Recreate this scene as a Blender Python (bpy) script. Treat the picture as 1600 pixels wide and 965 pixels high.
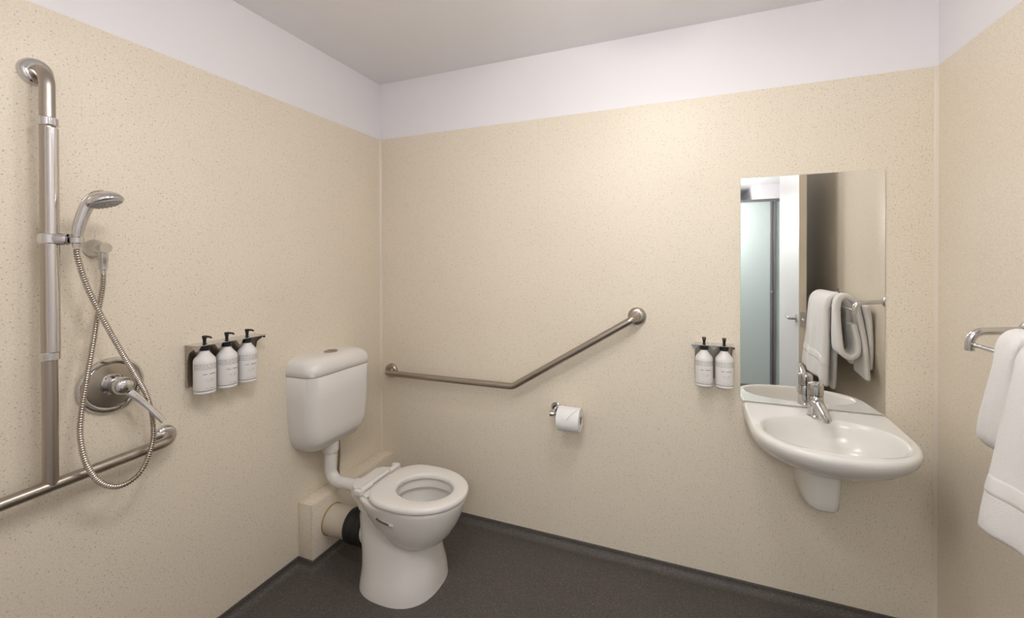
import bpy, bmesh, math, random
from mathutils import Vector, Matrix, Quaternion
PI = math.pi
sc = bpy.context.scene
for o in list(bpy.data.objects): bpy.data.objects.remove(o)
COL = sc.collection

# ------------------------------------------------------------------ camera
FZ = 0.04                      # floor level
W = 2.4486                     # room width (x), back wall y=0, left wall x=0
CEIL = 2.407; PANEL = 2.093; COVE = 0.08
YF = -1.98                     # inner face of the front wall (doorway)
f_px, yaw, v0, pitch, roll = 673.41, .3834, 412.66, -.0066, -.0027
cd = bpy.data.cameras.new('camera'); cam = bpy.data.objects.new('camera', cd); COL.objects.link(cam)
r = Vector((math.cos(yaw), math.sin(yaw), 0)); a = Vector((-math.sin(yaw), math.cos(yaw), 0)); u = Vector((0, 0, 1))
a2 = a*math.cos(pitch)+u*math.sin(pitch); u2 = -a*math.sin(pitch)+u*math.cos(pitch)
r3 = r*math.cos(roll)+u2*math.sin(roll); u3 = -r*math.sin(roll)+u2*math.cos(roll)
m = Matrix((r3, u3, -a2)).transposed().to_4x4(); m.translation = Vector((1.6149, -2.0, 1.3995))
cam.matrix_world = m
cd.sensor_fit = 'HORIZONTAL'; cd.sensor_width = 36; cd.lens = 36*f_px/1600
cd.shift_y = (v0-482.5)/1600
cd.clip_start = 0.02
sc.camera = cam

# ------------------------------------------------------------------ light / view
w = bpy.data.worlds.new('world'); sc.world = w; w.use_nodes = True
w.node_tree.nodes['Background'].inputs[0].default_value = (.8, .85, 1, 1)
w.node_tree.nodes['Background'].inputs[1].default_value = 0.3
LAMP_XY = (1.55, -0.86); LAMP_STRENGTH = 19.5; FILL_XY = (1.15, -1.50); FILL_STRENGTH = 26.0; HALL_FILL_STRENGTH = 46.0  # second dome and hall globe are added fill
sc.view_settings.view_transform = 'Standard'; sc.view_settings.look = 'None'
sc.view_settings.gamma = 1; sc.view_settings.use_curve_mapping = False
sc.view_settings.exposure = -0.06

# ------------------------------------------------------------------ materials
MATS = {}
def mat(name, col, rough=.5, metal=0, coat=0, emit=None, trans=0, spec=.5, sss=0):
    M = bpy.data.materials.new(name); M.use_nodes = True
    b = M.node_tree.nodes['Principled BSDF']
    b.inputs['Base Color'].default_value = (*col, 1); b.inputs['Roughness'].default_value = rough
    b.inputs['Metallic'].default_value = metal; b.inputs['Coat Weight'].default_value = coat
    b.inputs['Coat Roughness'].default_value = .08
    b.inputs['Transmission Weight'].default_value = trans
    b.inputs['Specular IOR Level'].default_value = spec
    if emit: b.inputs['Emission Color'].default_value = (*emit[0], 1); b.inputs['Emission Strength'].default_value = emit[1]
    MATS[name] = M
    return M
def N(M, t, **kw):
    n = M.node_tree.nodes.new(t)
    for k, v in kw.items():
        if k.startswith('_'): setattr(n, k[1:], v)
        else: n.inputs[k].default_value = v
    return n
def L(M, a, b): M.node_tree.links.new(a, b)
def mixc(M, fac, c1, c2):
    n = N(M, 'ShaderNodeMix', _data_type='RGBA')
    for s, v in ((n.inputs[0], fac), (n.inputs[6], c1), (n.inputs[7], c2)):
        if hasattr(v, 'is_linked') or hasattr(v, 'links'): L(M, v, s)
        elif isinstance(v, tuple): s.default_value = (*v, 1)
        else: s.default_value = v
    return n.outputs[2]
def ramp(M, val, p0, p1, c0=0., c1=1.):
    n = N(M, 'ShaderNodeMapRange'); L(M, val, n.inputs[0])
    for i, v in zip((1, 2, 3, 4), (p0, p1, c0, c1)): n.inputs[i].default_value = v
    return n.outputs[0]
def mul(M, x, y):
    n = N(M, 'ShaderNodeMath', _operation='MULTIPLY'); L(M, x, n.inputs[0]); L(M, y, n.inputs[1]); return n.outputs[0]
def speckled(name, base, light, dark, s1, s2, thr, rough, bump=0., light_specks=None, amount=.55):
    M = mat(name, base, rough)
    b = M.node_tree.nodes['Principled BSDF']
    tc = N(M, 'ShaderNodeTexCoord').outputs['Object']
    def noise(scale, detail=2):
        n = N(M, 'ShaderNodeTexNoise', Scale=scale, Detail=detail, Roughness=.6); L(M, tc, n.inputs['Vector']); return n.outputs['Fac']
    def spots(scale, rad, sel):
        v = N(M, 'ShaderNodeTexVoronoi', Scale=scale); L(M, tc, v.inputs['Vector'])
        sp = N(M, 'ShaderNodeSeparateColor'); L(M, v.outputs['Color'], sp.inputs[0])
        return mul(M, ramp(M, v.outputs['Distance'], rad, rad*1.35, 1, 0), ramp(M, sp.outputs[0], sel, sel+.02))
    c = mixc(M, ramp(M, noise(3, 3), .3, .7), base, light)
    c = mixc(M, ramp(M, noise(s1*1.0), .42, .68, 0, .5), c, tuple(k*.78 for k in base))
    sm = spots(s1, .26, .30)
    fm = N(M, 'ShaderNodeMath', _operation='MULTIPLY'); L(M, sm, fm.inputs[0]); fm.inputs[1].default_value = amount*.6
    c = mixc(M, fm.outputs[0], c, tuple(.5*(p+q) for p, q in zip(base, dark)))
    sm2 = spots(s2, thr, .45)
    fm2 = N(M, 'ShaderNodeMath', _operation='MULTIPLY'); L(M, sm2, fm2.inputs[0]); fm2.inputs[1].default_value = amount
    c = mixc(M, fm2.outputs[0], c, dark)
    if light_specks:
        c = mixc(M, spots(s2*1.7, .22, .55), c, light_specks)
    L(M, c, b.inputs['Base Color'])
    if bump:
        bp = N(M, 'ShaderNodeBump', Strength=bump, Distance=.002); L(M, noise(s1*2), bp.inputs['Height']); L(M, bp.outputs[0], b.inputs['Normal'])
    return M
speckled('panel', (.85, .76, .625), (.875, .785, .645), (.30, .245, .18), 190, 105, .16, .42)
speckled('vinyl', (.088, .076, .068), (.098, .086, .077), (.028, .024, .022), 190, 150, .3, .58, bump=.25, light_specks=(.27, .25, .235))
def painted(name, col, rough, sc_=60, st=.05):
    M = mat(name, col, rough); b = M.node_tree.nodes['Principled BSDF']
    n = N(M, 'ShaderNodeTexNoise', Scale=sc_, Detail=3); L(M, N(M, 'ShaderNodeTexCoord').outputs['Object'], n.inputs['Vector'])
    bp = N(M, 'ShaderNodeBump', Strength=st, Distance=.001); L(M, n.outputs['Fac'], bp.inputs['Height']); L(M, bp.outputs[0], b.inputs['Normal'])
    L(M, mixc(M, n.outputs['Fac'], tuple(k*.985 for k in col), col), b.inputs['Base Color'])
    return M
painted('paint', (.885, .86, .885), .55)
painted('ceil_paint', (.90, .88, .90), .7)
painted('trim_beige', (.81, .73, .61), .35)
painted('door_white', (.80, .79, .80), .35)
painted('door_edge', (.66, .58, .46), .45)
painted('ceramic', (.83, .805, .765), .17, 8, .0); MATS['ceramic'].node_tree.nodes['Principled BSDF'].inputs['Specular IOR Level'].default_value = .36
painted('plastic_white', (.83, .80, .765), .25, 8, .0)
painted('bottle_white', (.82, .80, .78), .3, 30, .0)
painted('pvc_cream', (.62, .55, .44), .35, 20, .0)
mat('sealant', (.42, .28, .12), .6)
mat('rubber', (.012, .011, .010), .55)
mat('black_plastic', (.012, .012, .012), .35)
mat('ink', (.03, .03, .03), .7); mat('ink_soft', (.22, .21, .21), .7)
mat('chrome', (.64, .63, .63), .07, 1)
mat('satin', (.44, .395, .345), .30, 1)
mat('sleeve_chrome', (.66, .635, .62), .14, 1)
mat('hose_metal', (.56, .51, .45), .18, 1)
mat('recess_shade', (.12, .11, .10), .6); mat('dark_hole', (.02, .02, .02), .8)  # first one is the painted shade inside the toilet slot
mat('nozzle', (.38, .37, .36), .4)
mat('mirror', (.93, .94, .93), .0, 1)
mat('mirror_edge', (.42, .50, .46), .2)
mat('frosted', (.72, .82, .80), .45, 0, 0, None, .25)
mat('screen_frame', (.26, .25, .26), .35, .6)
mat('water', (.9, .95, .95), .02, 0, 0, None, 1.)
mat('lamp', (.9, .9, .9), .5, 0, 0, ((1, .985, .965), LAMP_STRENGTH))
mat('lamp_fill', (.9, .9, .9), .5, 0, 0, ((1, .985, .965), FILL_STRENGTH))
mat('lamp_hall_fill', (.9, .9, .9), .5, 0, 0, ((1, .975, .95), HALL_FILL_STRENGTH))
mat('card', (.45, .36, .26), .8)
painted('hall_floor', (.25, .22, .19), .8)
def terry():
    M = mat('terry', (.88, .86, .85), .9); b = M.node_tree.nodes['Principled BSDF']
    tc = N(M, 'ShaderNodeTexCoord').outputs['Object']
    n = N(M, 'ShaderNodeTexNoise', Scale=420, Detail=2); L(M, tc, n.inputs['Vector'])
    n2 = N(M, 'ShaderNodeTexNoise', Scale=45, Detail=2); L(M, tc, n2.inputs['Vector'])
    ad = N(M, 'ShaderNodeMath', _operation='ADD'); L(M, n.outputs['Fac'], ad.inputs[0]); L(M, n2.outputs['Fac'], ad.inputs[1])
    bp = N(M, 'ShaderNodeBump', Strength=.55, Distance=.003); L(M, ad.outputs[0], bp.inputs['Height']); L(M, bp.outputs[0], b.inputs['Normal'])
    b.inputs['Sheen Weight'].default_value = .3
    return M
terry(); painted('towel_band', (.88, .86, .85), .7, 200, .1)
painted('tissue', (.90, .89, .89), .9, 250, .15)

# ------------------------------------------------------------------ mesh helpers
def link(name, me, material, parent=None, smooth=True, sharp=None):
    o = bpy.data.objects.new(name, me); COL.objects.link(o)
    if material: me.materials.append(MATS[material])
    if smooth:
        me.shade_smooth()
        if sharp: me.set_sharp_from_angle(angle=math.radians(sharp))
    if parent: o.parent = parent
    return o
def obj(name, bm, material, parent=None, smooth=True, sharp=35, loc=None, fix=True):
    if fix: bmesh.ops.recalc_face_normals(bm, faces=bm.faces)
    me = bpy.data.meshes.new(name); bm.to_mesh(me); bm.free()
    o = link(name, me, material, parent, smooth, sharp)
    if loc: o.location = loc
    return o
def tag(o, label=None, cat=None, group=None, kind=None):
    for k, v in (('label', label), ('category', cat), ('group', group), ('kind', kind)):
        if v: o[k] = v
    return o
def empty(name, loc, label, cat, group=None):
    o = bpy.data.objects.new(name, None); COL.objects.link(o); o.location = loc; o.empty_display_size = .05
    return tag(o, label, cat, group)
def BM(): return bmesh.new()
def box(bm, x0, x1, y0, y1, z0, z1, bev=0, mtx=None, seg=2):
    g = bmesh.ops.create_cube(bm, size=1)
    vs = g['verts']
    for v in vs:
        v.co = Vector((x0+(v.co.x+.5)*(x1-x0), y0+(v.co.y+.5)*(y1-y0), z0+(v.co.z+.5)*(z1-z0)))
    if bev:
        es = list({e for v in vs for e in v.link_edges})
        g2 = bmesh.ops.bevel(bm, geom=es, offset=bev, segments=seg, affect='EDGES', profile=.5)
        vs = list({v for f in g2['faces'] for v in f.verts} | {v for v in vs if v.is_valid})
    if mtx:
        for v in vs: v.co = mtx @ v.co
    return vs
def loft(bm, rings, cap0=True, cap1=True, closed=False):
    R = [[bm.verts.new(p) for p in ring] for ring in rings]
    n = len(R[0]); prs = list(zip(R, R[1:])) + ([(R[-1], R[0])] if closed else [])
    for A, B in prs:
        for i in range(n):
            j = (i+1) % n
            bm.faces.new((A[i], A[j], B[j], B[i]))
    if not closed:
        if cap0: bm.faces.new(R[0][::-1])
        if cap1: bm.faces.new(R[-1])
    return R
def circ(c, ax, rad, n=24, ref=None):
    ax = Vector(ax).normalized(); ref = Vector(ref) if ref else (Vector((0, 0, 1)) if abs(ax.z) < .9 else Vector((1, 0, 0)))
    e1 = (ref - ax*ref.dot(ax)).normalized(); e2 = ax.cross(e1)
    return [Vector(c)+e1*(rad*math.cos(2*PI*i/n))+e2*(rad*math.sin(2*PI*i/n)) for i in range(n)]
def lathe(bm, c, ax, prof, n=28, cap0=True, cap1=True):
    """prof: list of (distance along axis, radius)"""
    ax = Vector(ax).normalized(); c = Vector(c)
    return loft(bm, [circ(c+ax*d, ax, max(rd, 1e-4), n) for d, rd in prof], cap0, cap1)
def fillet(pts, rads, k=8):
    P = [Vector(p) for p in pts]; out = [P[0]]
    for i in range(1, len(P)-1):
        rd = rads[i-1] if isinstance(rads, (list, tuple)) else rads
        d1 = (P[i-1]-P[i]).normalized(); d2 = (P[i+1]-P[i]).normalized()
        ang = d1.angle(d2)
        t = rd/math.tan(ang/2); A = P[i]+d1*t; B = P[i]+d2*t
        cen = P[i]+(d1+d2).normalized()*(rd/math.sin(ang/2))
        va = A-cen; vb = B-cen; tot = va.angle(vb); axis = va.cross(vb).normalized()
        for s in range(k+1): out.append(cen+Quaternion(axis, tot*s/k) @ va)
    out.append(P[-1]); return out
def tube(bm, path, rad, n=20, cap=True, ref=None, rads=None, shape=None):
    P = [Vector(p) for p in path]; rings = []; e1 = None
    for i, p in enumerate(P):
        t = ((P[min(i+1, len(P)-1)]-P[max(i-1, 0)])).normalized()
        if e1 is None:
            rf = Vector(ref) if ref else (Vector((0, 0, 1)) if abs(t.z) < .9 else Vector((1, 0, 0)))
            e1 = (rf-t*rf.dot(t)).normalized()
        else: e1 = (e1-t*e1.dot(t)).normalized()
        e2 = t.cross(e1); rr = rads[i] if rads else rad
        sx, sy = shape[i] if shape else (1, 1)
        rings.append([p+e1*(rr*sx*math.cos(2*PI*k/n))+e2*(rr*sy*math.sin(2*PI*k/n)) for k in range(n)])
    loft(bm, rings, cap, cap)
def catmull(pts, k=8):
    P = [Vector(p) for p in pts]; P = [2*P[0]-P[1]]+P+[2*P[-1]-P[-2]]; out = []
    for i in range(1, len(P)-2):
        for s in range(k):
            t = s/k
            out.append(.5*((2*P[i])+(P[i+1]-P[i-1])*t+(2*P[i-1]-5*P[i]+4*P[i+1]-P[i+2])*t*t+(3*P[i]-P[i-1]-3*P[i+1]+P[i+2])*t**3))
    out.append(P[-2]); return out
def resample(P, step):
    out = [P[0].copy()]; acc = 0
    for A, B in zip(P, P[1:]):
        d = (B-A).length
        while acc+d >= step:
            t = (step-acc)/d; A = A.lerp(B, t); out.append(A.copy()); d = (B-A).length; acc = 0
        acc += d
    return out
def sgnpow(v, e): return math.copysign(abs(v)**e, v)
def egg(cx, cy, af, ab, b, z, nf=2., nb=2., n=56):
    """outline in plan: af to +x, ab to -x, half width b"""
    out = []
    for i in range(n):
        t = 2*PI*i/n; c, s = math.cos(t), math.sin(t); nn = nf if c >= 0 else nb
        out.append(Vector((cx+(af if c >= 0 else ab)*sgnpow(c, 2/nn), cy+b*sgnpow(s, 2/nn), z)))
    return out
def struct(name, bm, material, parent=None, **k):
    o = obj(name, bm, material, parent, **k)
    if not parent: o['kind'] = 'structure'
    return o

# ------------------------------------------------------------------ room shell
HF = -4.5; HX0, HX1 = .3, 3.6; HC = 2.195
bm = BM(); box(bm, -.1, W+.1, YF-.1, .1, FZ-.1, FZ); tag(struct('floor', bm, 'vinyl', smooth=False), 'dark charcoal speckled vinyl floor', 'floor')
bm = BM(); box(bm, -.1, W+.1, YF-.1, .1, CEIL, CEIL+.1); tag(struct('ceiling', bm, 'ceil_paint', smooth=False), 'plain off-white bathroom ceiling', 'ceiling')
walls = {}
def wall(name, label, *b):
    bm = BM(); box(bm, *b); walls[name] = tag(struct(name, bm, 'paint', smooth=False), label, 'wall')
wall('wall_left', 'left wall with speckled beige panel under white paint', -.1, -.004, YF-.1, .1, FZ-.1, CEIL)
wall('wall_back', 'back wall with mirror, speckled beige panels under white paint', -.004, W+.004, .004, .1, FZ-.1, CEIL)
wall('wall_right', 'right wall behind towel rail, beige panel under white paint', W+.004, W+.1, YF-.1, .1, FZ-.1, CEIL)
# speckled sheet panels (children of the walls), edges slightly proud of the paint
def panel(wname, *b):
    bm = BM(); box(bm, *b, .0004, seg=1); obj('wall_panel', bm, 'panel', walls[wname], smooth=False)
panel('wall_left', -.006, 0, YF, -.0005, FZ+.01, PANEL)
panel('wall_back', 0, .9495, 0, .006, FZ+.01, PANEL)
panel('wall_back', .9497, W, 0, .006, FZ+.01, PANEL)
panel('wall_right', W, W+.006, YF, -.0005, FZ+.01, PANEL)
# front wall with the doorway the camera looks through
DX0, DX1, DZ = 1.36, 2.345, 2.10
bm = BM()
box(bm, -.1, DX0, YF-.1, YF, FZ-.1, CEIL); box(bm, DX1, W+.1, YF-.1, YF, FZ-.1, CEIL); box(bm, DX0, DX1, YF-.1, YF, DZ, CEIL)
walls['wall_front'] = tag(struct('wall_front', bm, 'paint', smooth=False), 'front wall with the doorway', 'wall')
# corner beads
for i, (x, s) in enumerate(((0, 1), (W, -1))):
    bm = BM()
    prof = [(x, 0), (x+s*.010, 0), (x+s*.0095, -.0018), (x+s*.005, -.005), (x+s*.0018, -.0095), (x, -.010)]
    loft(bm, [[Vector((p[0], p[1], z)) for p in prof] for z in (COVE, PANEL)])
    tag(struct('trim_%d' % (i+1), bm, 'trim_beige'), 'slim vertical bead in the %s corner of the back wall' % ('left' if s > 0 else 'right'), 'trim')
# coved vinyl upstand
BX, BY = .086, -.572
def cove(name, path, label):
    prof = [(.0, COVE), (.003, COVE), (.0045, COVE-.002)] + [(.0045+.036*(1-math.cos(t*PI/16)), FZ+.0005+.030*(1-math.sin(t*PI/16))) for t in range(0, 9)]
    P = [Vector((*p, 0)) for p in path]; n = len(P); mit = []
    for i in range(n):
        ds = []
        if i > 0: ds.append((P[i]-P[i-1]).normalized())
        if i < n-1: ds.append((P[i+1]-P[i]).normalized())
        ns = [Vector((d.y, -d.x, 0)) for d in ds]
        if len(ns) == 1: mit.append(ns[0])
        else:
            b = (ns[0]+ns[1]).normalized(); mit.append(b/max(.3, b.dot(ns[0])))
    bm = BM(); R = []
    for p, mv in zip(P, mit):
        R.append([bm.verts.new((p.x+mv.x*d, p.y+mv.y*d, z)) for d, z in prof])
    for A, B in zip(R, R[1:]):
        for i in range(len(prof)-1): bm.faces.new((A[i], A[i+1], B[i+1], B[i]))
    tag(struct(name, bm, 'vinyl', sharp=50), label, 'skirting')
cove('baseboard_left', [(0, YF), (0, BY), (BX, BY), (BX, -.0405)], 'dark vinyl upstand along the left wall and pipe boxing')
cove('baseboard_back', [(BX+.0405, 0), (W-.0405, 0)], 'dark vinyl upstand along the back wall')
cove('baseboard_right', [(W, 0), (W, YF)], 'dark vinyl upstand along the right wall')

# hall beyond the doorway (seen in the mirror)
bm = BM(); box(bm, HX0, HX1, HF, YF-.1, FZ-.1, FZ); tag(struct('floor_hall', bm, 'hall_floor', smooth=False), 'floor of the room beyond the doorway', 'floor')
bm = BM(); box(bm, HX0-.1, HX1+.1, HF-.1, YF-.1, HC, HC+.1); tag(struct('ceiling_hall', bm, 'ceil_paint', smooth=False), 'white ceiling beyond the doorway', 'ceiling')
for nm, lb, b in (('wall_hall_left', 'left side wall beyond the doorway', (HX0-.1, HX0, HF-.1, YF-.1, FZ-.1, HC)), ('wall_hall_right', 'right side wall beyond the doorway', (HX1, HX1+.1, HF-.1, YF-.1, FZ-.1, HC)),
              ('wall_hall_end', 'end wall beyond the doorway', (HX0, HX1, HF-.1, HF, FZ-.1, HC)), ('wall_hall_bulkhead', 'white bulkhead above the frosted glass screen', (2.266, HX1, HF, -3.17, 2.044, HC)),
              ('wall_hall_near', 'wall strip beside the doorway', (W+.1, HX1, YF-.2, YF-.1, FZ-.1, HC))):
    wall(nm, lb, *b)

# ------------------------------------------------------------------ door (open against right wall)
def make_door():
    bm = BM(); box(bm, -.0195, .0195, 0, .905, FZ+.012, 2.09, .0015, seg=1)
    d = obj('door_1', bm, 'door_white', smooth=False); tag(d, 'white open door leaf seen in the mirror', 'door', kind='structure')
    bm = BM(); box(bm, -.0185, .0185, .905, .9065, FZ+.014, 2.088); obj('door_edge_lipping', bm, 'door_edge', d, smooth=False)
    bm = BM(); box(bm, -.012, .012, .9065, .9082, 1.0, 1.09, .0006, seg=1); lp = obj('latch_plate', bm, 'satin', d, smooth=False)
    bm = BM(); box(bm, -.007, .007, .908, .917, 1.036, 1.054, .002); obj('latch_bolt', bm, 'chrome', lp)
    for s in (-1, 1):
        bm = BM(); lathe(bm, (s*.0195, .845, 1.045), (s, 0, 0), [(0, .026), (.007, .026), (.009, .023), (.009, .011), (.045, .010)])
        tube(bm, fillet([(s*.04, .845, 1.045), (s*.062, .845, 1.045), (s*.062, .735, 1.045)], .012), .0095, 14)
        obj('lever_handle', bm, 'chrome', d)
    d.location = (2.322, -1.966, 0); d.rotation_euler.z = math.atan2(.057, .905)
make_door()

# frosted glass screen beyond the doorway
def screen():
    e = empty('frosted_screen', (2.4, -3.2, FZ), 'frosted glass shower screen with grey frame reflected in the mirror', 'shower screen')
    def fr(name, mt, *b):
        bm = BM(); box(bm, *[v for v in b], .002, seg=1); o = obj(name, bm, mt, e, smooth=False); o.location = (-2.4, 3.2, -FZ); return o
    z1 = 2.02
    fr('glass_pane', 'frosted', 1.3, 2.435, -3.205, -3.195, FZ+.05, z1); fr('glass_pane', 'frosted', 2.475, 3.4, -3.205, -3.195, FZ+.05, z1)
    fr('frame_post', 'screen_frame', 2.43, 2.452, -3.225, -3.175, FZ, z1); fr('frame_post', 'screen_frame', 2.458, 2.48, -3.225, -3.175, FZ, z1)
    fr('top_rail', 'screen_frame', 1.3, 3.4, -3.22, -3.18, z1-.001, z1+.022); fr('bottom_rail', 'screen_frame', 1.3, 3.4, -3.22, -3.18, FZ, FZ+.05)
    fr('knob', 'chrome', 2.432, 2.45, -3.175, -3.15, 1.07, 1.085)
screen()

# ------------------------------------------------------------------ ceiling light and added fill lamps
def ceiling_light(x, y, z, m_, label, R=.17, H=.13, drop=.12):
    e = empty('ceiling_light', (x, y, z), label, 'ceiling light')
    bm = BM(); lathe(bm, (0, 0, 0), (0, 0, -1), [(0, .10), (.006, .10), (.01, .06), (drop-.012, .06), (drop-.01, R*1.02), (drop, R*1.04), (drop+.004, R)], 48); obj('base', bm, 'plastic_white', e)
    bm = BM(); lathe(bm, (0, 0, -drop), (0, 0, -1), [(0, R)] + [(H*math.sin(t*PI/20), R*math.cos(t*PI/20)) for t in range(1, 10)] + [(H, .001)], 48); obj('diffuser', bm, m_, e)
ceiling_light(*LAMP_XY, CEIL, 'lamp', 'round opal dome light on the ceiling near the door')
ceiling_light(*FILL_XY, CEIL, 'lamp_fill', 'unseen opal dome added as fill light near the shower', .17, .13, .24)  # unseen extra lamp, added to even out the light across the walls
def hall_fill_light():  # unseen lamp added to brighten the hall ceiling and screen
    e = empty('hall_fill_globe', (1.72, -2.75, HC), 'unseen opal globe added as fill light beyond the doorway', 'fill light')
    bm = BM(); lathe(bm, (0, 0, 0), (0, 0, -1), [(0, .05), (.015, .05), (.02, .012), (.26, .010), (.265, .035), (.30, .04)], 24); obj('stem', bm, 'chrome', e)
    bm = BM(); bmesh.ops.create_uvsphere(bm, u_segments=32, v_segments=20, radius=.13, matrix=Matrix.Translation((0, 0, -.42))); obj('globe', bm, 'lamp_hall_fill', e)
hall_fill_light()

# ------------------------------------------------------------------ pipe boxing
def boxing():
    e = empty('pipe_boxing', (0, 0, FZ), 'low beige speckled pipe boxing on the floor behind the toilet', 'pipe boxing')
    def pt(name, *b):
        bm = BM(); box(bm, *b, .002); o = obj(name, bm, 'panel', e); o.location.z = -FZ
    pt('front_panel', BX-.010, BX, BY, -.001, FZ, .323); pt('end_panel', 0.001, BX-.0105, BY, BY+.010, FZ, .323)
    pt('top_panel', 0.001, BX-.0105, BY+.0105, -.001, .313, .3235)
boxing()

# ------------------------------------------------------------------ toilet
YC = -.452
def toilet():
    e = empty('toilet', (.48, YC, FZ), 'white ceramic toilet with wall cistern and open seat in the corner', 'toilet')
    def part(name, bm, m_, parent=None, **k):
        o = obj(name, bm, m_, parent or e, **k)
        if not parent: o.location = (-.48, -YC, -FZ)
        return o
    # pedestal + trap
    bm = BM()
    S = [(.040, .487, .176, .178, .170, 2.5), (.070, .487, .174, .176, .165, 2.5), (.11, .488, .174, .178, .150, 2.45), (.16, .482, .172, .182, .134, 2.4), (.21, .476, .174, .190, .120, 2.4),
         (.25, .470, .178, .198, .108, 2.3), (.29, .462, .18, .195, .104, 2.2), (.33, .45, .16, .17, .10, 2.2)]
    loft(bm, [egg(cx, YC, af, ab, b, z, n, n) for z, cx, af, ab, b, n in S])
    part('pedestal', bm, 'ceramic', sharp=60)
    # bowl, outside and inside in one surface
    bm = BM(); c = .57
    O = [(.240, .090, .115, .098), (.2425, .104, .128, .111), (.250, .115, .137, .119), (.264, .128, .149, .128), (.280, .140, .164, .137), (.31, .160, .193, .149), (.35, .179, .228, .160), (.385, .192, .256, .167), (.405, .198, .270, .170), (.418, .200, .275, .171), (.422, .197, .272, .168)]
    rings = [egg(c, YC, af, ab, b, z, 2.05, 2.3 if z < .3 else 2.7) for z, af, ab, b in O]
    I = [(.422, .150, .135, .118), (.415, .145, .130, .113), (.385, .145, .13, .113), (.383, .165, .15, .132), (.33, .155, .14, .125), (.27, .12, .11, .095), (.235, .075, .07, .06), (.225, .02, .02, .02)]
    rings += [egg(c+.015, YC, af, ab, b, z) for z, af, ab, b in I]
    loft(bm, rings); bowl = part('bowl', bm, 'ceramic', sharp=60)
    # hinge ledge
    bm = BM()
    def ledge(z, g=0):
        o = [(.262+g, YC-.062), (.272+g, YC-.085), (.345, YC-.118), (.40, YC-.135), (.40, YC+.135), (.345, YC+.125), (.285+g, YC+.105), (.262+g, YC+.085)]
        return [Vector((x, y, z)) for x, y in o]
    loft(bm, [ledge(.36, .03), ledge(.385), ledge(.425), ledge(.432, .006)]); part('hinge_ledge', bm, 'ceramic', sharp=40)
    # oval recess slot on the near flank; dark tube inside paints its shade
    bm = BM(); tube(bm, catmull([(.452, -.604, .374), (.48, -.611, .368), (.515, -.617, .366), (.553, -.619, .366)], 5), .006, 10, shape=[(1, .7)]*16); slot = part('recess_slot', bm, 'ceramic')
    bm = BM(); tube(bm, catmull([(.468, -.613, .3735), (.49, -.6175, .370), (.535, -.6225, .368)], 5), .0036, 8); part('slot_shade', bm, 'recess_shade')
    # seat ring
    bm = BM(); n = 72
    def outer(z, g): return egg(.555, YC, .222-g, .178-g, .180-g, z, 2.08, 3.0, n)
    def inner(z, g): return egg(.585, YC, .128+g, .118+g, .103+g, z, 2, 2, n)
    loft(bm, [outer(.424, .004), outer(.430, 0), outer(.441, .001), outer(.447, .006), outer(.4485, .012), inner(.4485, .012), inner(.446, .005), inner(.440, .001), inner(.430, 0), inner(.424, .004)], closed=True)
    part('seat', bm, 'plastic_white', sharp=60)
    for s in (-1, 1):
        bm = BM(); tube(bm, [(.357, YC+s*.06, .443), (.357, YC+s*.125, .443)], .012, 14); box(bm, .33, .366, YC+s*.125-.012, YC+s*.125+.012, .428, .450, .004); part('seat_hinge', bm, 'plastic_white')
    bm = BM(); tube(bm, [(.352, YC-.115, .443), (.352, YC+.115, .443)], .009, 14); part('hinge_bar', bm, 'plastic_white')
    # cistern
    yc = -.441
    def dsec(z, hw, d, rr, n=8):
        P = [(0.0005, hw)]
        for t in range(n+1):
            an = PI/2-t*PI/2/n; P.append((d-rr+rr*math.cos(an), hw-rr+rr*math.sin(an)))
        P += [(x, -y) for x, y in P[::-1]]
        # front bulge
        return [Vector((x+(.008*(1-(y/hw)**2) if x > d*.5 else 0), yc+y, z)) for x, y in P]
    bm = BM()
    loft(bm, [dsec(*s) for s in [(.558, .118, .085, .03), (.560, .135, .098, .035), (.566, .145, .106, .04), (.585, .158, .112, .045), (.592, .163, .124, .05), (.61, .171, .132, .05), (.65, .180, .138, .05), (.72, .186, .141, .05), (.80, .189, .143, .05), (.898, .191, .145, .05), (.9, .189, .143, .05)]])
    cis = part('cistern', bm, 'plastic_white', sharp=50)
    bm = BM()
    loft(bm, [dsec(*s) for s in [(.9025, .190, .144, .05), (.9045, .1925, .147, .05), (.925, .193, .1475, .05), (.945, .190, .144, .055), (.960, .182, .136, .06), (.970, .168, .124, .06), (.976, .145, .108, .06), (.979, .10, .08, .04)]])
    lid = part('lid', bm, 'plastic_white', cis, sharp=60)
    bm = BM(); R = [egg(.066, yc, .026, .026, .034, z) for z in (.972, .9825)] + [egg(.066, yc, .022, .022, .03, .985)]; loft(bm, R); part('flush_button', bm, 'satin', cis, sharp=40)
    bm = BM(); box(bm, .045, .087, yc-.0012, yc+.0012, .984, .9856); part('button_split', bm, 'dark_hole', cis, smooth=False)
    # flush pipe
    bm = BM(); py = -.449
    lathe(bm, (.068, py, .565), (0, 0, -1), [(0, .037), (.045, .037), (.052, .034), (.052, .028)], 28)
    tube(bm, fillet([(.068, py, .53), (.068, py, .378), (.285, py, .378)], .055, 10), .0265, 24)
    lathe(bm, (.215, py, .378), (1, 0, 0), [(0, .028), (.004, .034), (.05, .036)], 24)
    part('flush_pipe', bm, 'plastic_white')
    # soil pipe and rubber connector
    zc = .202
    bm = BM(); lathe(bm, (BX, -.456, zc), (1, 0, 0), [(0, .066), (.14, .066)], 40); sp = part('soil_pipe', bm, 'pvc_cream')
    bm = BM(); lathe(bm, (BX, -.456, zc), (1, 0, 0), [(0.0005, .0705), (.004, .0695), (.006, .066)], 40); part('sealant_ring', bm, 'sealant', sp)
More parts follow.
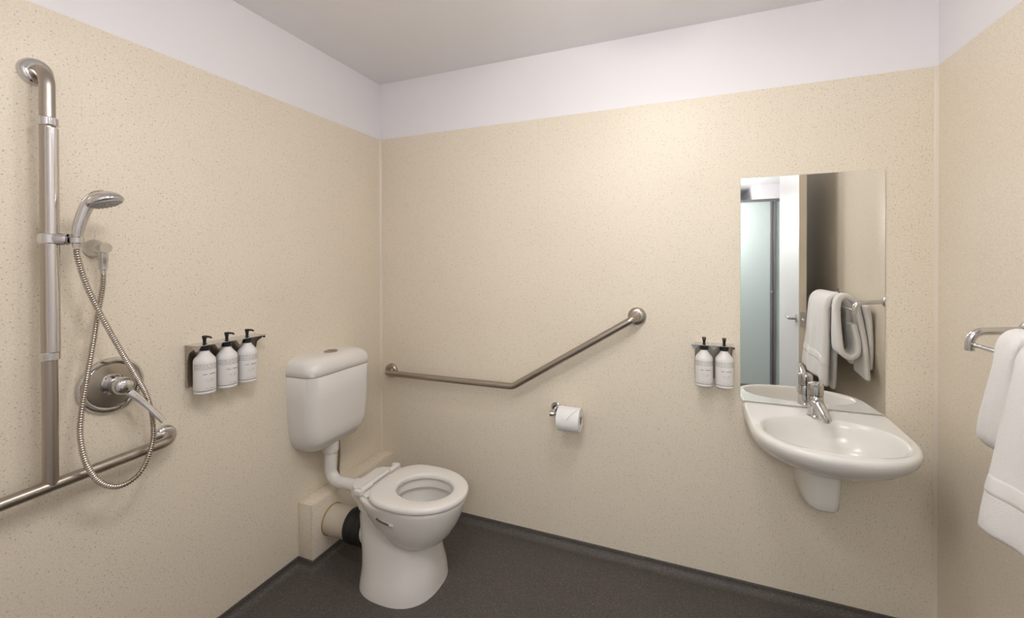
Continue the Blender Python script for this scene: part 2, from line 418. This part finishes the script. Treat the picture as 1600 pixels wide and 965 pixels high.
    bm = BM(); lathe(bm, (.208, -.456, zc), (1, 0, .05), [(0, .066), (.001, .073), (.006, .075), (.038, .075), (.044, .071), (.050, .071), (.054, .077), (.088, .078), (.092, .070)], 40)
    part('rubber_connector', bm, 'rubber')
    bm = BM(); lathe(bm, (.262, -.456, zc+.004), (1, 0, .10), [(0, .062), (.05, .068), (.14, .07)], 40); part('outlet_spigot', bm, 'ceramic')
    # braided water hose
    bm = BM(); tube(bm, catmull([(.045, -.372, .565), (.045, -.372, .53), (.04, -.366, .46), (.04, -.372, .38), (.05, -.37, .34), (.05, -.37, .3236)], 8), .0065, 12); part('water_hose', bm, 'satin')
toilet()

# ------------------------------------------------------------------ grab rails
def flange(bm, c, ax, R=.041):
    lathe(bm, c, ax, [(0, R), (.004, R), (.012, R*.94), (.017, R*.80), (.019, R*.6), (.019, .02)], 32)
def shower_rail():
    e = empty('shower_grab_rail', (0, -1.403, .815), 'steel grab rail with vertical riser and horizontal bar on shower wall', 'grab rail')
    def part(name, bm, m_, parent=None, **k):
        o = obj(name, bm, m_, parent or e, **k)
        if not parent: o.location = (0, 1.403, -.815)
        return o
    X0 = .062; yp = -1.405
    bm = BM(); tube(bm, fillet([(.012, yp, 1.908), (X0, yp, 1.908), (X0, yp, .815)], .045, 10), .0158, 28); part('riser_bar', bm, 'satin')
    bm = BM(); tube(bm, fillet([(.012, -1.106, .822), (X0, -1.106, .822), (X0, -1.9, .794), (.012, -1.9, .794)], .045, 10), .0158, 28); part('horizontal_bar', bm, 'satin')
    for y, z in ((yp, 1.908), (-1.106, .822), (-1.9, .794)):
        bm = BM(); flange(bm, (0, y, z), (1, 0, 0), .036); part('flange', bm, 'chrome')
    bm = BM(); tube(bm, [(X0+.007, yp+.004, 1.752), (X0+.007, yp+.004, 1.165)], .0150, 28); part('sliding_sleeve', bm, 'sleeve_chrome')
    for z in (1.768, 1.154):
        bm = BM(); lathe(bm, (X0+.002, yp, z-.011), (0, 0, 1), [(0, .018), (.002, .0205), (.02, .0205), (.022, .018)], 32); part('collar', bm, 'chrome')
    bm = BM(); lathe(bm, (X0+.003, yp, 1.449), (0, 0, 1), [(0, .019), (.002, .021), (.024, .021), (.026, .019)], 32)
    d = Vector((.80, .58, -.02)).normalized(); lathe(bm, Vector((X0, yp, 1.462))+d*.004, d, [(0, .0165), (.036, .0165), (.040, .0145)], 28)
    lathe(bm, (.105, -1.366, 1.450), (0, 0, 1), [(0, .0125), (.002, .0145), (.016, .0150), (.018, .013)], 24)
    part('slider', bm, 'chrome')
shower_rail()

def hand_shower():
    e = empty('hand_shower', (.108, -1.366, 1.46), 'chrome hand shower with ribbed metal hose hanging in slider', 'hand shower')
    def part(name, bm, m_, parent=None, **k):
        o = obj(name, bm, m_, parent or e, **k)
        if not parent: o.location = (-.108, 1.366, -1.46)
        return o
    b0 = Vector((.105, -1.366, 1.452))
    P = catmull([(.105, -1.366, 1.455), (.108, -1.364, 1.49), (.114, -1.356, 1.53), (.122, -1.347, 1.562), (.134, -1.338, 1.578), (.148, -1.328, 1.582)], 7)
    n = len(P); rad = [.0105+.0045*math.sin(min(1, i/(n*.6))*PI/2) for i in range(n)]
    bm = BM(); tube(bm, P, .013, 24, rads=rad); part('handle', bm, 'chrome')
    # head: shallow disc facing down/out
    hd = Vector((.148, -1.327, 1.573)); ax = Vector((.25, .20, -.95)).normalized()
    bm = BM(); lathe(bm, hd-ax*.017, ax, [(-.002, .004), (-.001, .012), (.003, .022), (.008, .030), (.014, .0365), (.022, .0405), (.027, .041), (.030, .039), (.031, .036)], 40); head = part('spray_head', bm, 'chrome', sharp=50)
    bm = BM(); lathe(bm, hd+ax*.0135, ax, [(0, .036), (.003, .035), (.005, .03)], 40)
    part('spray_face', bm, 'nozzle', head)
    bm = BM()
    for ring, k in ((.012, 8), (.024, 16)):
        for c in circ(hd+ax*.018, ax, ring, k): lathe(bm, c, ax, [(0, .0022), (.0035, .0016)], 8)
    part('spray_nozzles', bm, 'nozzle', head)
    bm = BM(); d = Vector((0, 0, -1)); lathe(bm, b0+Vector((0, 0, .012)), d, [(0, .0095), (.002, .0135), (.012, .0135), (.014, .010), (.026, .0085)], 24); part('hose_nut', bm, 'chrome')
    hp = [(.105, -1.367, 1.436), (.103, -1.363, 1.408), (.1, -1.345, 1.338), (.095, -1.31, 1.247), (.085, -1.26, 1.137), (.072, -1.216, 1.05), (.066, -1.188, .987), (.072, -1.177, .92), (.097, -1.190, .85), (.104, -1.218, .784), (.104, -1.252, .758), (.104, -1.29, .761), (.104, -1.327, .797), (.103, -1.352, .861), (.095, -1.359, .933), (.085, -1.351, .997), (.072, -1.335, 1.071), (.068, -1.319, 1.166), (.066, -1.307, 1.245), (.060, -1.292, 1.326), (.056, -1.288, 1.366)]
    P = resample(catmull(hp, 20), .0016)
    rad = [(.0078, .0074, .0052, .0056)[i % 4] for i in range(len(P))]
    bm = BM(); tube(bm, P, .008, 12, rads=rad); part('ribbed_hose', bm, 'hose_metal', sharp=60)
hand_shower()

def hose_outlet():
    e = empty('hose_outlet', (0, -1.285, 1.441), 'chrome wall elbow outlet feeding the shower hose', 'hose outlet')
    def part(name, bm, m_): o = obj(name, bm, m_, e); o.location = (0, 1.285, -1.441)
    bm = BM(); lathe(bm, (0, -1.285, 1.441), (1, -.0, 0), [(0, .026), (.006, .0265), (.016, .024), (.026, .019), (.032, .017)], 36); part('flange', bm, 'chrome')
    bm = BM(); lathe(bm, (.028, -1.286, 1.441), (1, -.04, 0), [(0, .016), (.04, .0155), (.043, .0145)], 32); part('elbow', bm, 'chrome')
    bm = BM(); lathe(bm, (.056, -1.288, 1.436), (0, 0, -1), [(0, .0115), (.030, .0115), (.032, .0105), (.056, .0100), (.058, .008), (.07, .007)], 24); part('hose_tail', bm, 'chrome')
hose_outlet()

def mixer():
    c = Vector((0, -1.247, 1.030))
    e = empty('shower_mixer', c, 'round chrome shower mixer with long lever on the wall', 'shower mixer')
    def part(name, bm, m_, parent=None, **k): return obj(name, bm, m_, parent or e, **k)
    bm = BM(); lathe(bm, (0, 0, 0), (1, 0, 0), [(0, .082), (.006, .083), (.012, .080), (.014, .072), (.012, .066), (.008, .064)], 56); part('backing_plate', bm, 'chrome')
    bm = BM(); lathe(bm, (.008, 0, 0), (1, 0, 0), [(0, .0635), (.0015, .0635), (.002, .062)], 56); part('face_disc', bm, 'satin')
    bm = BM(); lathe(bm, (.0095, .0, .003), (1, 0, 0), [(0, .031), (.006, .031), (.009, .028), (.009, .022)], 40); part('shroud_ring', bm, 'chrome')
    bm = BM(); lathe(bm, (.01, 0, .003), (1, .0, .0), [(0, .0225), (.03, .0225), (.034, .026), (.055, .027), (.066, .022), (.072, .012), (.073, .002)], 36); part('knob', bm, 'chrome')
    bm = BM()
    P = catmull([(.052, 0, .0), (.066, .022, -.026), (.078, .045, -.058), (.094, .066, -.095), (.106, .083, -.126)], 8)
    n = len(P); tube(bm, P, .01, 16, ref=(1, 0, 0), shape=[(.55-.1*i/n, 1.35-.55*min(1, i/(n*.6))) for i in range(n)])
    part('lever', bm, 'chrome')
mixer()

def angled_rail():
    e = empty('angled_grab_rail', (.075, 0, .79), 'bent satin steel grab rail on back wall above toilet roll', 'grab rail')
    o0 = (-.075, 0, -.79)
    bm = BM(); y = -.062
    tube(bm, fillet([(.076, -.01, .787), (.076, y, .787), (.836, y, .793), (1.412, y, 1.153), (1.412, -.01, 1.153)], [.035, .05, .035], 8), .0158, 28)
    obj('bar', bm, 'satin', e).location = o0
    for x, z in ((.076, .787), (1.412, 1.153)):
        bm = BM(); flange(bm, (x, 0, z), (0, -1, 0), .04); obj('flange', bm, 'satin', e).location = o0
angled_rail()

# ------------------------------------------------------------------ toilet roll
def roll():
    z = .676; y = -.072
    e = empty('toilet_roll_holder', (1.036, 0, .70), 'small chrome toilet roll holder on the back wall', 'roll holder')
    bm = BM(); lathe(bm, (1.038, 0, .697), (0, -1, 0), [(0, .026), (.006, .026), (.010, .021), (.014, .018)], 32); obj('wall_rose', bm, 'chrome', e).location = (-1.036, 0, -.70)
    bm = BM(); tube(bm, fillet([(1.038, -.008, .697), (1.036, y, .692), (1.18, y, .690)], .010, 6), .0075, 16); lathe(bm, (1.034, y, .690), (-1, 0, 0), [(-.012, .010), (0, .0135), (.006, .0135), (.008, .011)], 24); obj('arm', bm, 'chrome', e).location = (-1.036, 0, -.70)
    t = empty('toilet_roll', (1.12, y, z), 'white toilet paper roll with pointed folded end', 'toilet roll')
    t0 = (-1.12, -y, -z); xa, xb = 1.068, 1.172; R = .0545
    bm = BM(); n = 56
    loft(bm, [circ((xa, y, z), (1, 0, 0), .021, n), circ((xa, y, z), (1, 0, 0), R-.002, n), circ((xa+.002, y, z), (1, 0, 0), R, n), circ((xb-.002, y, z), (1, 0, 0), R, n), circ((xb, y, z), (1, 0, 0), R-.002, n), circ((xb, y, z), (1, 0, 0), .021, n)], closed=True)
    obj('paper', bm, 'tissue', t, sharp=40).location = t0
    bm = BM(); loft(bm, [circ((xa+.001, y, z), (1, 0, 0), .021, n), circ((xb-.001, y, z), (1, 0, 0), .021, n), circ((xb-.001, y, z), (1, 0, 0), .0195, n), circ((xa+.001, y, z), (1, 0, 0), .0195, n)], closed=True)
    obj('core', bm, 'card', t, sharp=40).location = t0
    # folded triangular tip lying on the front of the roll
    bm = BM(); g = []
    K = 10
    for lay, up in ((R+.0002, .001), (R+.0026, .0045)):
        rows = []
        for i in range(K+1):
            q = i/K; th = math.radians(12+68*q); hw = .050*(1-q)+.0006
            l_ = lay+up*q; rows.append([bm.verts.new((1.12-.006*q+k*hw, y-l_*math.sin(th), z+l_*math.cos(th))) for k in (-1, -.5, 0, .5, 1)])
        g.append(rows)
    for rows in g:
        for A, B in zip(rows, rows[1:]):
            for i in range(4): bm.faces.new((A[i], A[i+1], B[i+1], B[i]))
    for s in (0, 4):
        for i in range(K): bm.faces.new((g[0][i][s], g[0][i+1][s], g[1][i+1][s], g[1][i][s]))
    for i in range(4): bm.faces.new((g[0][0][i], g[0][0][i+1], g[1][0][i+1], g[1][0][i])); bm.faces.new((g[0][K][i], g[0][K][i+1], g[1][K][i+1], g[1][K][i]))
    obj('folded_tip', bm, 'tissue', t, sharp=40).location = t0
roll()

# ------------------------------------------------------------------ soap bottles and their racks
def scribble(bm, rnd, cx, z, width, h, R, w_, words):
    """illegible print: broken wavy strokes wrapped on the bottle; front is +x"""
    tot = sum(words)+.5*(len(words)-1); x = -width/2
    for wd in words:
        ww = width*wd/tot; k = max(4, int(ww/(h*.45))); prev = None
        for i in range(k+1):
            xx = cx+x+ww*i/k; zz = z+(h*.5*(1 if i % 2 else -1))*rnd.uniform(.35, 1)
            an = xx/R; c, s = math.cos(an), math.sin(an)
            p = [(R*c, R*s, zz-w_/2), (R*c, R*s, zz+w_/2), ((R-.0004)*c, (R-.0004)*s, zz+w_/2), ((R-.0004)*c, (R-.0004)*s, zz-w_/2)]
            V = [bm.verts.new(q) for q in p]
            if prev:
                for j in range(4): bm.faces.new((prev[j], prev[(j+1) % 4], V[(j+1) % 4], V[j]))
            prev = V
        x += ww+width*.5/tot
def bottle(loc, rz, label, group, seed, pump_rz=0.):
    rnd = random.Random(seed)
    e = empty('pump_bottle', loc, label, 'soap bottle', group); e.rotation_euler.z = rz
    R = .0338
    bm = BM(); lathe(bm, (0, 0, 0), (0, 0, 1), [(0, .029), (.0015, .0318), (.004, .0325), (.0095, .0326), (.0105, .0318), (.0115, .0318), (.0125, .0332), (.016, R), (.112, R), (.118, .0328), (.124, .0295), (.134, .0215), (.141, .0165), (.146, .0142), (.154, .0140)], 44)
    obj('body', bm, 'bottle_white', e, sharp=60)
    bm = BM(); lathe(bm, (0, 0, .0096), (0, 0, 1), [(0, .0321), (.0024, .0321)], 44); obj('base_seam', bm, 'ink_soft', e)
    bm = BM(); lathe(bm, (0, 0, .149), (0, 0, 1), [(0, .0158), (.001, .0162), (.0165, .0160), (.018, .0148), (.018, .0115), (.0205, .011), (.022, .0085), (.0225, .0055)], 32); cap = obj('cap', bm, 'black_plastic', e)
    bm = BM(); lathe(bm, (0, 0, .169), (0, 0, 1), [(0, .0048), (.016, .0055), (.026, .0078), (.0295, .008), (.031, .0065)], 20)
    P = [(0, 0, .196), (.012, 0, .197), (.024, 0, .1965), (.030, 0, .1935)]
    tube(bm, P, .005, 12, rads=[.0062, .005, .0042, .0034], shape=[(.8, 1)]*4); pm = obj('pump', bm, 'black_plastic', e); pm.rotation_euler.z = pump_rz
    bm = BM()
    for i in range(4): scribble(bm, rnd, 0, .104-.0055*i, .096, .0011, R+.0004, .0009, [rnd.uniform(.6, 1.8) for _ in range(10)])
    obj('fine_print', bm, 'ink', e, smooth=False)['kind'] = 'stuff'
    bm = BM(); scribble(bm, rnd, .003, .070, .041, .0026, R+.0004, .0014, [1.0, 1.6]); obj('script_line', bm, 'ink', e, smooth=False)['kind'] = 'stuff'
    bm = BM(); scribble(bm, rnd, .003, .051, .028, .0016, R+.0004, .0006, [1, 1.2]); scribble(bm, rnd, .003, .045, .018, .0014, R+.0004, .0005, [1, .8]); scribble(bm, rnd, .003, .021, .026, .0010, R+.0004, .0005, [1, 1.3]); obj('small_print', bm, 'ink_soft', e, smooth=False)['kind'] = 'stuff'
def rack(origin, rz, length, label, xs):
    """local: +x out of the wall, y along the wall, z=0 at shelf top"""
    e = empty('bottle_rack', origin, label, 'bottle rack'); e.rotation_euler.z = rz
    h = length/2
    bm = BM(); box(bm, .028, .0705, -h, h, -.003, 0, .0012, seg=1); box(bm, .0, .030, -h, h, -.0025, -.0003, .0005, seg=1); obj('shelf_strip', bm, 'chrome', e, smooth=False)
    bm = BM(); box(bm, .001, .004, -h+.004, h-.004, -.150, -.002, .001, seg=1); obj('back_plate', bm, 'satin', e, smooth=False)
    for s in (-1, 1):
        bm = BM()
        pr = [(.004, -.003), (.052, -.003), (.050, -.012), (.022, -.030), (.012, -.06), (.012, -.115), (.018, -.150), (.004, -.150)]
        y0 = s*(h-.003); loft(bm, [[Vector((x, y0+d, z)) for x, z in pr] for d in (-.0012, .0012)]); obj('side_cheek', bm, 'satin', e, smooth=False)
    for yb in [(p+q)/2 for p, q in zip(xs, xs[1:])]+[xs[0]-.034]:
        bm = BM(); pr = [(yb-.014, -.003), (yb+.014, -.003), (yb+.003, -.020), (yb-.003, -.020)]
        loft(bm, [[Vector((x, y, z)) for y, z in pr] for x in (.062, .0645)]); obj('locking_tab', bm, 'chrome', e, smooth=False)
    bm = BM(); lathe(bm, (.056, h-.0025, -.010), (0, 1, 0), [(0, .0035), (.006, .0035), (.007, .002)], 14); obj('lock_screw', bm, 'black_plastic', e)
# left wall rack with three bottles (along y)
GL = 'three pump bottles on the shower wall rack'; GR = 'two pump bottles on the rack beside the mirror'
ys = [-1.004, -.925, -.846]; yc = -.910
rack((0, yc, 1.1130), 0, .262, 'chrome bottle rack holding three bottles on the shower wall', [y-yc for y in ys])
for i, (y, lb) in enumerate(zip(ys, ('white pump bottle nearest the shower in the three-bottle rack', 'middle white pump bottle of the three in the shower wall rack', 'white pump bottle nearest the toilet in the three-bottle rack'))):
    bottle((.050, y, .9425), [-.22, -.12, -.34][i], lb, GL, 11+i, [.35, .35, .5][i])
xr = [1.685, 1.760]; xc = 1.7215
rack((xc, 0, 1.0555), -PI/2, .145, 'chrome bottle rack holding two bottles beside the mirror', [-.0385, .0365])
for i, (x, lb) in enumerate(zip(xr, ('left white pump bottle of the pair beside the mirror', 'right white pump bottle of the pair, next to the mirror edge'))):
    bottle((x, -.050, .885), -PI/2+[.05, .12][i], lb, GR, 21+i, [.05, -.1][i])

# ------------------------------------------------------------------ mirror
bm = BM(); box(bm, 1.823, 2.299, -.0055, -.0005, .826, 1.737); mr = obj('wall_mirror', bm, 'mirror_edge', smooth=False)
tag(mr, 'frameless rectangular mirror on the back wall above the basin', 'mirror')
bm = BM(); box(bm, 1.8236, 2.2984, -.0062, -.0054, 0.8266, 1.7364); obj('mirror_glass', bm, 'mirror', mr, smooth=False)

# ------------------------------------------------------------------ basin
BC = 2.070
def basin():
    e = empty('wash_basin', (BC, 0, .78), 'white wall-hung ceramic wash basin under the mirror', 'basin')
    o0 = (-BC, 0, -.78)
    n = 80
    def outl(hw, d, ys_, z0, z1, nn=2.3, yb=.0008):
        """D outline: flat back at y=0, straight sides to ys_, rounded front to d; z goes z0 (back) to z1 (front)"""
        P = []
        for i in range(n):
            t = 2*PI*i/n
            c, s = math.cos(t), math.sin(t)
            if s <= 0: x = hw*sgnpow(c, 2/nn); y = ys_-(d+ys_)*abs(s)**(2/nn)
            else:
                # upper half runs round the square back: perimeter split
                q = i/n*2
                per = -ys_*2+2*hw; dd = q*per
                if dd < -ys_: x, y = hw, ys_+dd
                elif dd < -ys_+2*hw: x, y = hw-(dd+ys_), 0
                else: x, y = -hw, -(dd+ys_-2*hw)
                y = min(y, -yb)
            k = min(1, max(0, -y/d))
            P.append(Vector((BC+x, y, z0+(z1-z0)*k)))
        return P
    rings = []
    # underside up to the rim, then inner bowl
    for hw, d, ys_, zb, zf, yb in [q if len(q) == 6 else q+(.0008,) for q in [(.070, .20, -.07, .655, .655), (.10, .25, -.08, .660, .668), (.140, .305, -.10, .672, .686), (.178, .35, -.12, .690, .708), (.207, .383, -.15, .714, .728), (.226, .404, -.175, .742, .748), (.237, .419, -.195, .772, .768), (.2405, .4245, -.205, .800, .782), (.2400, .424, -.205, .812, .792), (.2365, .420, -.203, .820, .799, .002), (.231, .414, -.20, .822, .801, .005), (.227, .410, -.198, .8218, .8012, .009), (.217, .398, -.19, .8213, .8018, .03)]]:
        rings.append(outl(hw, d, ys_, zb, zf, yb=yb))
    def inn(a_, b_, cy, z):
        # same point order: i=0 at +x, then back (+y), -x, then front
        P = []
        for i in range(n):
            t = 2*PI*i/n; P.append(Vector((BC+a_*sgnpow(math.cos(t), 2/2.25), cy+b_*sgnpow(math.sin(t), 2/2.25), z)))
        return P
    cy = -.245
    for a_, b_, z in [(.2115, .1495, .8067), (.208, .146, .8065), (.202, .141, .803), (.195, .135, .792), (.185, .126, .765), (.165, .110, .73), (.13, .085, .70), (.08, .05, .684), (.025, .02, .68)]:
        rg = inn(a_, b_, cy+(.8-z)*.12, z)
        if z > .795:
            for p in rg: p.z += (.822+.0507*p.y)-.8066 + (.0008 if z > .806 else 0)
        rings.append(rg)
    bm = BM(); loft(bm, rings); obj('bowl', bm, 'ceramic', e, sharp=75).location = o0
    bm = BM(); lathe(bm, (BC, cy+.015, .679), (0, 0, 1), [(0, .022), (.003, .022), (.004, .017), (.002, .012)], 28); obj('waste', bm, 'chrome', e).location = o0
    # shroud below
    def sh(hw, d, z, nn=2.6):
        P = []
        for i in range(40):
            t = PI*i/39; P.append(Vector((BC+.003+hw*sgnpow(math.cos(t), 2/nn), -.0008-d*abs(math.sin(t))**(2/nn), z)))
        return P
    bm = BM(); loft(bm, [sh(.072, .19, .70, 3.2), sh(.066, .188, .62, 3.4), sh(.060, .186, .55, 3.6), sh(.056, .183, .518, 3.6), sh(.051, .176, .510, 3.4), sh(.04, .15, .508, 3)]); obj('shroud', bm, 'ceramic', e, sharp=60).location = o0
basin()

def tap():
    x, y, z = 2.066, -.080, .8185
    e = empty('basin_tap', (x, y, z), 'chrome single lever mixer tap standing on the basin', 'tap')
    bm = BM(); lathe(bm, (0, 0, -.004), (0, 0, 1), [(0, .0285), (.007, .0285), (.010, .0262), (.040, .0252), (.078, .0246), (.080, .0236)], 40); obj('body', bm, 'chrome', e)
    bm = BM()
    P = catmull([(0, -.002, .052), (.001, -.03, .051), (.003, -.065, .043), (.005, -.10, .033), (.006, -.124, .026)], 8); nn = len(P)
    tube(bm, P, .018, 24, ref=(0, 0, 1), shape=[(1-.45*i/nn, 1.25-.50*i/nn) for i in range(nn)])
    lathe(bm, (.006, -.113, .030), (0, -.12, -1), [(0, .0115), (.016, .011), (.018, .009)], 24)
    obj('spout', bm, 'chrome', e)
    bm = BM(); lathe(bm, (0, 0, .0775), (0, 0, 1), [(0, .0235), (.001, .0252), (.036, .0258), (.043, .0235), (.047, .016), (.048, .003)], 40); hd = obj('handle', bm, 'chrome', e)
    bm = BM(); P = catmull([(0, -.004, .108), (-.001, -.03, .120), (-.002, -.052, .131), (-.003, -.074, .145)], 6); nn = len(P)
    tube(bm, P, .01, 16, ref=(0, 0, 1), shape=[(.5, 1.25-.55*i/nn) for i in range(nn)]); obj('lever', bm, 'chrome', hd)
tap()

# ------------------------------------------------------------------ towel rail and towels
RX, RZ = 2.339, 1.170; RY0, RY1 = -.440, -1.078
def towel_rail():
    e = empty('towel_rail', (W, -.76, RZ), 'chrome towel rail with curved brackets on the right wall', 'towel rail')
    o0 = (-W, .76, -RZ)
    bm = BM(); tube(bm, [(RX, RY0, RZ), (RX, RY1, RZ)], .0062, 16); obj('bar', bm, 'chrome', e).location = o0
    for y in (RY0, RY1):
        bm = BM(); lathe(bm, (W, y, 1.213), (-1, 0, 0), [(0, .022), (.005, .022), (.008, .018), (.010, .011)], 28)
        tube(bm, fillet([(W-.006, y, 1.213), (RX-.004, y, 1.205), (RX-.004, y, 1.153)], .034, 10), .0105, 18); obj('bracket', bm, 'chrome', e).location = o0
towel_rail()
def drape(path, y0, y1, th, seed, name, parent, wav=.004, ny=26, bulge=.0, matn='terry', taper=None, loc=None, one_side=False):
    """a thick folded cloth: path in (x,z), extruded along y with soft irregularity"""
    P = catmull([(p[0], 0, p[1]) for p in path], 7); n = len(P); rnd = random.Random(seed)
    ph = [rnd.uniform(0, 6.28) for _ in range(6)]
    L_, R_ = [], []
    for i, p in enumerate(P):
        t = (P[min(i+1, n-1)]-P[max(i-1, 0)]).normalized(); nrm = Vector((-t.z, 0, t.x))
        L_.append((p+nrm*th/2, nrm)); R_.append((p-nrm*th/2, -nrm))
    def arc(c, d0, axis_dir):
        out = []
        for k in range(1, 6):
            q = k*PI/6; v = d0*math.cos(q)+axis_dir*math.sin(q); out.append((c+v*th/2, v))
        return out
    t1 = (P[-1]-P[-2]).normalized(); t0 = (P[0]-P[1]).normalized()
    loop = L_+arc(P[-1], L_[-1][1], t1)+R_[::-1]+arc(P[0], R_[0][1], t0)
    bm = BM(); rings = []
    m_ = len(loop)
    for j in range(ny+1):
        q = j/ny; y = y0+(y1-y0)*q
        edge = min(q, 1-q)*abs(y1-y0)
        rr = th*.5; shrink = 1 if edge > rr else math.sqrt(max(0, 1-((rr-edge)/rr)**2))
        shrink = .25+.75*shrink
        ring = []
        for k, (p, nv) in enumerate(loop):
            w_ = wav*(math.sin(y*38+ph[0]+p.z*6)+.6*math.sin(y*71+ph[1]-p.z*9)+.5*math.sin(p.z*24+ph[2]))*min(1, max(0, (1.2-p.z)/.2))
            base = p-nv*(th/2*(1-shrink))
            ty = 0
            if taper: ty = taper*(max(0, 1.15-p.z))*((1-q) if one_side else (1-2*q))
            zz = (.006*math.sin(y*30+ph[3])+.012*(q-.5)) * min(1, max(0, (1.0-p.z)/.2))
            ring.append(Vector((base.x+w_+bulge*math.sin(PI*q), y+ty, base.z+zz)))
        rings.append(ring)
    # tidy ring spacing near ends
    loft(bm, rings)
    o = obj(name, bm, matn, parent, sharp=None)
    if loc: o.location = loc
    return o
def towels():
    # hand towel folded into a hanging loop, nearest the mirror
    e = empty('hand_towel', (RX, -.58, RZ), 'thick white towel folded in a round loop, nearest the mirror', 'towel', 'white towels on the rail')
    o0 = (-RX, .58, -RZ)
    drape([(2.405, .855), (2.408, .98), (2.404, 1.10), (2.393, 1.185), (2.362, 1.219), (2.335, 1.221), (2.318, 1.19), (2.313, 1.10), (2.311, 1.0), (2.318, .955), (2.346, .938), (2.376, .958), (2.382, 1.01), (2.376, 1.08)], -.595, -.662, .026, 3, 'folded_cloth', e, .0015, 20, taper=.36, one_side=True, loc=o0)
    drape([(2.430, .885), (2.433, 1.0), (2.428, 1.12), (2.418, 1.175)], -.545, -.665, .018, 5, 'hanging_end', e, .001, 20, loc=o0)
    # bath towel over the rest of the rail
    e = empty('bath_towel', (RX, -.84, RZ), 'long white bath towel with woven band hanging over the rail', 'towel', 'white towels on the rail')
    o0 = (-RX, .84, -RZ)
    drape([(2.395, .90), (2.395, 1.05), (2.388, 1.17), (2.362, 1.213), (2.325, 1.212), (2.300, 1.17), (2.292, 1.05), (2.284, .92), (2.278, .785)], -.695, -1.03, .030, 7, 'outer_fold', e, .0035, 34, taper=.20, loc=o0)
    drape([(2.2836, .905), (2.2822, .89), (2.2815, .876)], -.695, -1.03, .0335, 7, 'woven_band', e, .0035, 34, taper=.20, matn='towel_band', loc=o0)
    drape([(2.345, 1.13), (2.335, 1.0), (2.325, .88), (2.318, .755)], -.70, -1.02, .024, 9, 'inner_fold', e, .003, 30, taper=.08, loc=o0)
towels()
